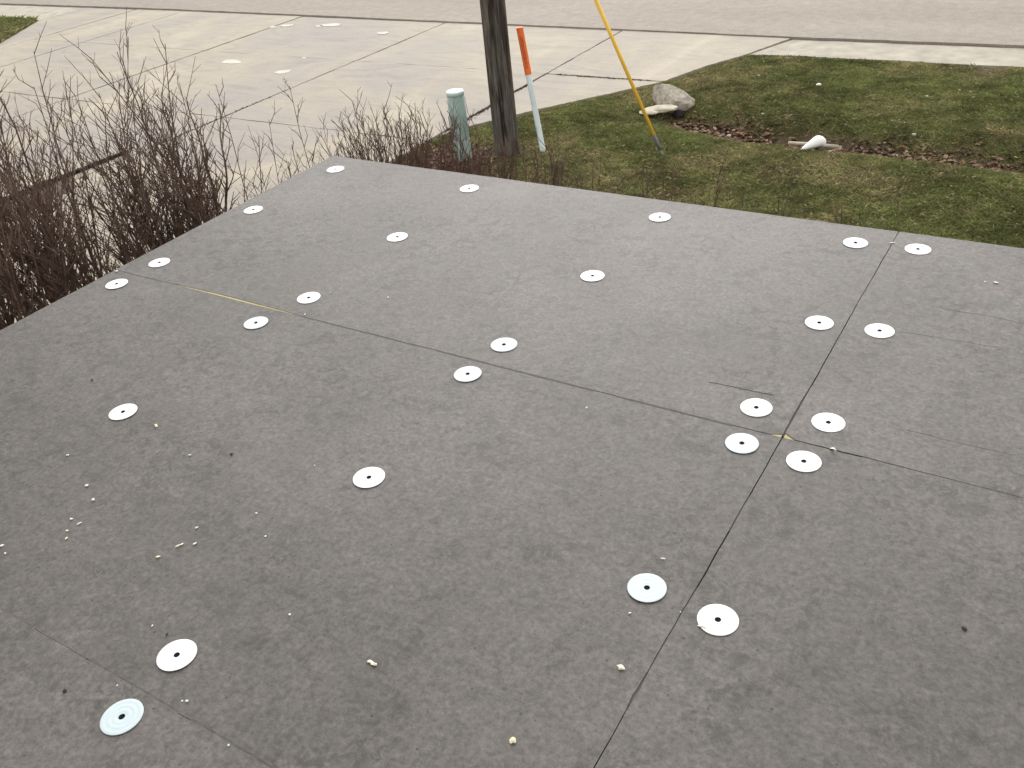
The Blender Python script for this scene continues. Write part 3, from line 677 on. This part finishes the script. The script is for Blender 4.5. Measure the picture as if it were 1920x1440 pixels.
def conform(name, a0, z0, z1, wd, mat, n=26):   # dark open drying crack following the shaft
    v = []; f = []
    for i in range(n + 1):
        t = i / n; z = z0 + (z1 - z0) * t; a = a0 + .05 * math.sin(z * 3.1) + .02 * math.sin(z * 9); ww = wd * math.sin(math.pi * (t * .96 + .02)) ** .6 * rv(.6, 1.15); r = .168 - .052 * (z + .25) / (Hh + .25) + .0025
        for s in (-1, -.4, .4, 1):
            aa = a + s * ww / r; rr = r - (.004 if abs(s) < .5 else -.0005); v.append((rr * math.cos(aa), rr * math.sin(aa), z))
    for i in range(n):
        for k in range(3): f.append((i * 4 + k, i * 4 + k + 1, i * 4 + k + 5, i * 4 + k + 4))
    meshobj(name, v, f, mat, up)
conform('drying_crack', R(-60), .35, 3.4, .013, M['crack']); conform('drying_crack', R(-72), .05, 1.0, .010, M['crack']); conform('drying_crack', R(-38), .9, 2.6, .006, M['crack'])
tb = Tubes()
for zc in (Hh - .5,): tb.tube([Vector((-1.2, 0, zc)), Vector((1.2, 0, zc))], [.06, .06], 8)
meshobj('crossarm', tb.v, tb.f, M['pole'], up)
blob('base_knot', (.04 * 1, -.172), .03, .012, .03, .075, M['crack'], parent=up)
# ------------------------------------------------------------------ guy wire with yellow guard
A = at(1245, 297, G); dd = at(1110, 0, G) - CAM
nrm = (A - CAM).cross(dd)
hh = 4.6
for h in np.arange(2.5, 9, .02):
    z = G + h; xx_ = CAM.x - (nrm.y * (py - CAM.y) + nrm.z * (z - CAM.z)) / nrm.x
    if abs(xx_ - px) < .02: hh = h; break
T = Vector((px + .15, py, G + hh)); gd = (T - A).normalized()
# start the guard where the photo shows it: the yellow sleeve's lower end
gw = empty('guy_wire', A, label='steel guy wire in a long yellow guard anchored in the lawn', cat='guy wire')
def T_(name, pts, rad, k, mat, parent, org):
    t = Tubes(); t.tube([p - org for p in pts], rad, k); return meshobj(name, t.v, t.f, mat, parent, smooth=True)
L = (T - A).length
T_('wire', [A + gd * .30, T], [.006, .006], 6, M['steel'], gw, A)
T_('guard', [A + gd * .33, A + gd * 1.6, A + gd * min(L - .3, 3.4)], [.023, .023, .024], 12, M['guard'], gw, A)
T_('anchor_rod', [A - gd * .25, A + gd * .22], [.011, .011], 8, M['steel'], gw, A)
T_('turnbuckle', [A + gd * .12, A + gd * .2, A + gd * .30, A + gd * .34], [.016, .024, .024, .014], 8, M['steel'], gw, A)
# ------------------------------------------------------------------ marker post
mb = at(1018, 283, G); mt = aty(974, 51, mb.y)
mp = empty('marker_post', mb, label='leaning thin marker post, white below and orange on top, right of the pole', cat='marker post')
def flatpost(name, p, q, w_, d_, mat, parent, org, cap=0):
    ax = (q - p).normalized(); vx = (ROT @ Vector((1, 0, 0))); s = (vx - ax * vx.dot(ax)).normalized(); n = ax.cross(s)
    v = []; f = []; K = 14; rows = [(0, 1), (1, 1)] if not cap else [(0, 1), (.985, 1), (1, .8)]
    for t, sc in rows:
        c = p.lerp(q, t) - org
        for k in range(K):
            a = 2 * math.pi * k / K; e = .7
            cx_ = math.copysign(abs(math.cos(a)) ** e, math.cos(a)); sy_ = math.copysign(abs(math.sin(a)) ** e, math.sin(a)); v.append(c + (s * cx_ * w_ + n * sy_ * d_) * sc)
    for i in range(len(rows) - 1):
        for k in range(K): f.append((i * K + k, i * K + (k + 1) % K, (i + 1) * K + (k + 1) % K, (i + 1) * K + k))
    f.append(tuple((len(rows) - 1) * K + k for k in range(K))); f.append(tuple(reversed(range(K))))
    return meshobj(name, v, f, mat, parent, smooth=False), s, n, ax
mid = mb.lerp(mt, .635)
flatpost('white_shaft', mb - (mt - mb) * .08, mb.lerp(mt, .645), .038, .03, M['marker_white'], mp, mb)
_, s_, n_, ax_ = flatpost('orange_sleeve', mid, mt, .044, .036, M['marker_orange'], mp, mb, 1)
toward = n_ if n_.dot(CAM - mb) > 0 else -n_
t_ = Tubes(); tx = []
v = []; f = []
for col_ in range(2):                                     # two lines of small warning print running down the sleeve
    z = .14
    while z < .80:
        hgt = rv(.012, .026); p0 = mid.lerp(mt, z) + s_ * (-.012 + .020 * col_) + toward * .0365 - mb
        bb = len(v); wq = rv(.004, .007)
        for (a, b_) in ((-1, 0), (1, 0), (1, 1), (-1, 1)): v.append(p0 + s_ * a * wq + ax_ * b_ * hgt)
        f.append((bb, bb + 1, bb + 2, bb + 3)); z += (hgt + .010) / (mt - mid).length
meshobj('warning_print', v, f, M['print'], mp)
# ------------------------------------------------------------------ green pedestal
gp = at(869, 298, G)
pd = empty('utility_pedestal', gp, label='short round pale green utility pedestal left of the wooden pole', cat='utility pedestal')
def lathe(name, prof, mat, parent, k=32, sx=1, sy=1, loc=(0, 0, 0)):
    v = []; f = []
    for r, z in prof:
        for j in range(k): a = 2 * math.pi * j / k; v.append((loc[0] + r * sx * math.cos(a), loc[1] + r * sy * math.sin(a), loc[2] + z))
    for i in range(len(prof) - 1):
        for j in range(k): f.append((i * k + j, i * k + (j + 1) % k, (i + 1) * k + (j + 1) % k, (i + 1) * k + j))
    f.append(tuple((len(prof) - 1) * k + j for j in range(k))); o = meshobj(name, v, f, mat, parent, smooth=True)
    for p_ in o.data.polygons:
        if abs(p_.normal.z) > .8: p_.use_smooth = False
    return o
lathe('post_body', [(.118, -.1), (.117, .5), (.115, .868)], M['ped'], pd)
lathe('cap', [(.1155, .869), (.1185, .870), (.1185, .905), (.112, .918), (.09, .922), (.001, .926)], M['ped_cap'], pd)
lathe('lower_sleeve', [(.1195, -.1), (.1195, .28), (.1175, .283)], M['ped'], pd)
# ------------------------------------------------------------------ culvert end and stones
cu = at(1262, 208, G - .1); ce = empty('culvert_end', cu, label='broken grey concrete culvert end at the head of the ditch', cat='culvert')
def rock(name, sx, sy, sz, mat, parent=None, loc=(0, 0, 0), seed=1, sub=3, flat=.6, rot=0):
    rs = random.Random(seed); bm = bmesh.new(); bmesh.ops.create_icosphere(bm, subdivisions=sub, radius=1)
    pl_ = [(Vector((rs.uniform(-1, 1), rs.uniform(-1, 1), rs.uniform(-.3, 1))).normalized(), rs.uniform(flat, .95)) for _ in range(9)]
    for v_ in bm.verts:
        c = v_.co.copy()
        for n_p, d in pl_:
            e = c.dot(n_p) - d
            if e > 0: c -= n_p * e
        c *= 1 + rs.uniform(-.04, .04)
        v_.co = Vector((c.x * sx, c.y * sy, c.z * sz))
    bmesh.ops.rotate(bm, verts=bm.verts, cent=(0, 0, 0), matrix=Matrix.Rotation(rot, 3, 'Z')); bmesh.ops.translate(bm, verts=bm.verts, vec=loc)
    return bmobj(name, bm, mat, parent)
rock('concrete_lump', .36, .30, .28, M['stone'], ce, (-.07, .12, .13), 23, rot=.4, flat=.5)
pipe = T_('pipe', [cu + Vector((.02, .05, -.02)), cu + Vector((.165, -.17, -.02))], [.085, .085], 20, M['black'], ce, cu)  # dark of the open end painted as a closed black disc
o = rock('flat_stone', .27, .13, .045, M['pale_stone'], None, tuple(at(1236, 209, G) + Vector((0, 0, .035))), 9, rot=.62, flat=.75); tag(o, 'pale flat sandy stone left of the grey culvert lump', 'stone')
o = rock('flat_stone', .15, .10, .035, M['pale_stone'], None, tuple(at(1216, 214, G) + Vector((0, 0, .03))), 12, rot=.1, flat=.75); tag(o, 'small pale stone beside the yellow guy guard', 'stone')
# white teardrop at the ditch
wl, wr = at(1503, 281, G), at(1529, 266, G + .1); 
def teardrop():
    axis = at(1546, 271, G + .02) - at(1501, 282, G + .02); axis.z = .03; Ln = axis.length; ax = axis.normalized(); s = ax.cross(Vector((0, 0, 1))).normalized(); u_ = s.cross(ax)
    K = 24; n = 16; v = []; f = []
    base = at(1502, 282, G + .0)
    for i in range(n + 1):
        t = i / n; r = (.014 + .074 * (t / .72) ** .9) if t < .68 else .084 * math.sqrt(max(0.002, 1 - ((t - .68) / .32) ** 2))
        c = base + ax * Ln * t + Vector((0, 0, r * .55))
        for k in range(K): a = 2 * math.pi * k / K; v.append(c + s * math.cos(a) * r + u_ * math.sin(a) * r * .8)
    for i in range(n):
        for k in range(K): f.append((i * K + k, i * K + (k + 1) % K, (i + 1) * K + (k + 1) % K, (i + 1) * K + k))
    f.append(tuple(reversed(range(K)))); f.append(tuple(n * K + k for k in range(K)))
    o = meshobj('drain_cover', v, f, M['white_plastic'], smooth=True); tag(o, 'bright white teardrop shaped plastic cover lying at the ditch edge', 'cover')
teardrop()
p0, p1 = at(1478, 268, G + .02), at(1572, 275, G + .02)
t = Tubes(); t.tube([p0, p0.lerp(p1, .5) + Vector((0, 0, .006)), p1], [.022, .022, .022], 8); tag(meshobj('drain_pipe', t.v, t.f, M['pale_stone'], smooth=True), 'thin pale half buried pipe running behind the white teardrop cover', 'pipe')
for (u, v_, s, lb) in [(1535, 158, .045, 'larger white pebble in the far lawn right of centre'), (1422, 141, .022, 'small white pebble in the far lawn near the driveway'), (1367, 254, .035, 'pale flat pebble on the lawn near the ditch, left of the white cover'), (1738, 180, .025, 'small pale pebble far right in the lawn'), (1430, 213, .02, 'tiny pale pebble on the ditch bank above the leaves'), (1714, 252, .03, 'pale pebble among leaves right of the white cover')]:
    q = at(u, v_, G + .04); o = rock('pebble', s, s * .7, s * .5, M['white_plastic'] if s > .04 else M['pale_stone'], None, (q.x, q.y, q.z), int(u), 2); tag(o, lb, 'pebble', 'pale pebbles in the lawn')

# ------------------------------------------------------------------ bare shrubs
def cane_mesh(base, tip, r0, ntw, twl, spread, rs, sub=True, tstart=.35, up=.55, curve=.12):
    tb = Tubes(); n = 11; pts = []
    L = (tip - base).length; side = Vector((rs.uniform(-1, 1), rs.uniform(-1, 1), 0)) * curve * L
    out = Vector((tip.x - base.x, tip.y - base.y, 0))
    jx = jy = 0
    for i in range(n + 1):
        t = i / n; jx += rs.uniform(-1, 1) * .010; jy += rs.uniform(-1, 1) * .010
        p = base + Vector((0, 0, (tip.z - base.z) * t)) + out * (t ** 1.25) + side * math.sin(math.pi * t) * .5 + Vector((jx, jy, 0)); pts.append(p)
    rad = [r0 * (1 - .82 * (i / n) ** .9) for i in range(n + 1)]
    tb.tube(pts, rad, 5)
    def along(t):
        k = min(n - 1, int(t * n)); return pts[k].lerp(pts[k + 1], t * n - k), (pts[k + 1] - pts[k]).normalized(), rad[k]
    for j in range(ntw):
        t = tstart + (1 - tstart) * (j + rs.random()) / ntw; t = min(t, .995); p, d, rr = along(t)
        a = rs.uniform(0, 6.283); h = Vector((math.cos(a), math.sin(a), 0))
        dr = (d * up + h * spread + Vector((0, 0, .25))).normalized(); ln = twl * rs.uniform(.35, 1.1) * (1.15 - .5 * t)
        q1 = p + dr * ln * .5 + Vector((rs.uniform(-.02, .02), rs.uniform(-.02, .02), .01)); q2 = p + dr * ln + Vector((0, 0, ln * .16)) + h * rs.uniform(-.02, .03)
        r1 = max(.0022, min(rr * .6, .0046)); tb.tube([p, q1, q2], [r1, r1 * .75, r1 * .42], 4, False)
        if sub:
            for _ in range(rs.randint(1, 3)):
                tt = rs.uniform(.25, .9); b0 = p.lerp(q1, tt * 2) if tt < .5 else q1.lerp(q2, tt * 2 - 1); a2 = rs.uniform(0, 6.283)
                d2 = (dr * .7 + Vector((math.cos(a2), math.sin(a2), rs.uniform(0, .7))) * .75).normalized(); l2 = ln * rs.uniform(.2, .5)
                tb.tube([b0, b0 + d2 * l2], [r1 * .6, r1 * .32], 3, False)
    return tb
def forked(base, fork, top, r0, rs, nsec, rad, ntw, twl, spread):
    tb = cane_mesh(base, fork, r0, 3, twl * .8, spread, rs, tstart=.7, curve=.05)
    for k in range(nsec):
        a = 2 * math.pi * (k + rs.random()) / nsec; q = top + Vector((math.cos(a), math.sin(a), 0)) * rad * rs.uniform(.3, 1) + Vector((0, 0, rs.uniform(-.6, .10)))
        s0 = fork - (fork - base).normalized() * rs.uniform(0, .25)
        t2 = cane_mesh(s0, q, r0 * rs.uniform(.6, .85), ntw, twl, spread, rs, tstart=.16, curve=.14)
        o_ = len(tb.v); tb.v += t2.v; tb.f += [tuple(i + o_ for i in f_) for f_ in t2.f]
    return tb
def shrub(x, y, h, canes, rad, label, seed, name='bare_shrub', mat='bark', r0=.0105, ntw=13, twl=.34, spread=.6, lean=(0, 0), brad=.16, grp='bare shrubs left of the roof', hv=.25, fork=0, **kw):
    rs = random.Random(seed); e = empty(name, (x, y, G), label=label, cat='shrub', group=grp)
    for k in range(canes):
        a = 2 * math.pi * (k + rs.random()) / canes; rr = rad * math.sqrt(rs.random()); hh_ = h * (1 - hv * rs.random() ** 1.3) * (1 - .10 * rr / max(rad, .01))
        b = Vector((math.cos(a) * brad * rs.random(), math.sin(a) * brad * rs.random(), -.03))
        tip = Vector((math.cos(a) * rr + lean[0] * h, math.sin(a) * rr + lean[1] * h, hh_))
        if fork:
            fk = Vector((math.cos(a) * rr * .75 + lean[0] * h * .5, math.sin(a) * rr * .75 + lean[1] * h * .5, (-G - .42) - rs.uniform(-.05, .75)))
            tb = forked(b, fk, tip, r0 * rs.uniform(.8, 1.3), rs, rs.randint(3, fork), .24, ntw, twl, spread)
        else: tb = cane_mesh(b, tip, r0 * rs.uniform(.65, 1.25), ntw, twl, spread, rs, **kw)
        meshobj('cane', tb.v, tb.f, M[mat], e)
TOP = lambda z: z - G
BIG = dict(r0=.0105, twl=.26, spread=.56, ntw=17, hv=.12, fork=4)
shrub(-1.00, -1.85, TOP(1.04), 16, .54, 'tall bare shrub at the far left edge of the picture', 11, lean=(-.03, .0), brad=.34, **BIG)
shrub(-.95, -1.28, TOP(1.02), 16, .52, 'tall bare shrub, second in from the left picture edge', 12, lean=(-.03, .0), brad=.34, **BIG)
shrub(-.92, -.72, TOP(.86), 14, .46, 'tall bare shrub, third along the left roof edge', 13, lean=(-.03, .0), brad=.32, **BIG)
shrub(-.90, -.18, TOP(.70), 14, .30, 'densest tall bare shrub, last before the low ones towards the roof corner', 14, lean=(-.03, -.01), brad=.26, **BIG)
shrub(-1.9, -.65, TOP(.66), 11, .55, 'tall bare shrub standing behind the row at the left', 15, lean=(-.03, 0), brad=.3, **BIG)
shrub(-2.0, -1.7, TOP(.70), 11, .55, 'tall bare shrub behind the row at the picture edge', 16, lean=(-.03, 0), brad=.3, **BIG)
shrub(-.72, .30, TOP(.05), 26, .30, 'shorter bare shrub with one tall thin leader above the second plate', 17, r0=.009, ntw=17, hv=.28, twl=.26, brad=.25, tstart=.5)
shrub(-.75, .72, TOP(-.04), 28, .32, 'thin bare shrub just left of the roof corner', 18, r0=.009, ntw=17, hv=.22, twl=.24, brad=.25, tstart=.5)
rs = random.Random(5)
for (x, y, z0, lb, par) in [(-.84, .22, .235, None, 0), (-.9, .68, .06, None, 0), (-.80, .45, .0, None, 0)]:
    pass
# single tall leaders belong to the two short shrubs
def leader(parent_name, base, tip, seed, r0=.008, ntw=16, twl=.20):
    e = bpy.data.objects[parent_name]; rs = random.Random(seed); o_ = Vector(e.location)
    tb = cane_mesh(base - o_, tip - o_, r0, ntw, twl, .8, rs, sub=True, tstart=.62, curve=.02); meshobj('cane', tb.v, tb.f, M['bark'], e)
sh = [o for o in COL.objects if o.name.startswith('bare_shrub')]
leader(sh[6].name, Vector((-.8, .25, G)), aty(414, 158, .24), 31)
leader(sh[7].name, Vector((-.85, .73, G)), aty(541, 160, .72), 32)
# fine reddish spirea clump at the roof corner and lower ones along the front
G2 = 'fine twigged shrubs along the front of the roof'
sp = [(-.62, .95, -.10, .30, 24, 'fine twigged reddish brown shrub directly behind the roof corner'),
      (-.22, .92, -.06, .30, 26, 'fine twigged shrub right of the roof corner, tallest of the front row'),
      (.14, .80, -.15, .26, 22, 'fine twigged shrub left of the green pedestal'),
      (.42, .62, -.30, .24, 18, 'low fine twigged shrub in front of the green pedestal base'),
      (.72, .58, -.36, .22, 14, 'low sparse shrub peeping over the front roof edge below the pole'),
      (1.02, .55, -.38, .20, 10, 'low sparse shrub over the front roof edge below the marker post'),
      (1.33, .52, -.34, .20, 8, 'sparse twigs below the foot of the yellow guard'),
      (1.66, .52, -.30, .22, 9, 'sparse twigs over the front roof edge right of the yellow guard'),
      (1.95, .50, -.34, .16, 5, 'few bare twigs, rightmost shrub along the front roof edge')]
for i, (x, y, z, r_, n_c, lb) in enumerate(sp):
    shrub(x, y + (.22 if i > 2 else 0), TOP(z + (.08 if i < 3 else .27)), int(n_c * (4.2 if i < 3 else 2.6)), r_ * (1.25 if i < 3 else 1.3), lb, 40 + i, 'fine_twigged_shrub', 'bark_red', r0=.0065, ntw=16, twl=.22, spread=.40, grp=G2, hv=.20, tstart=.55, up=.85, sub=(i < 4))
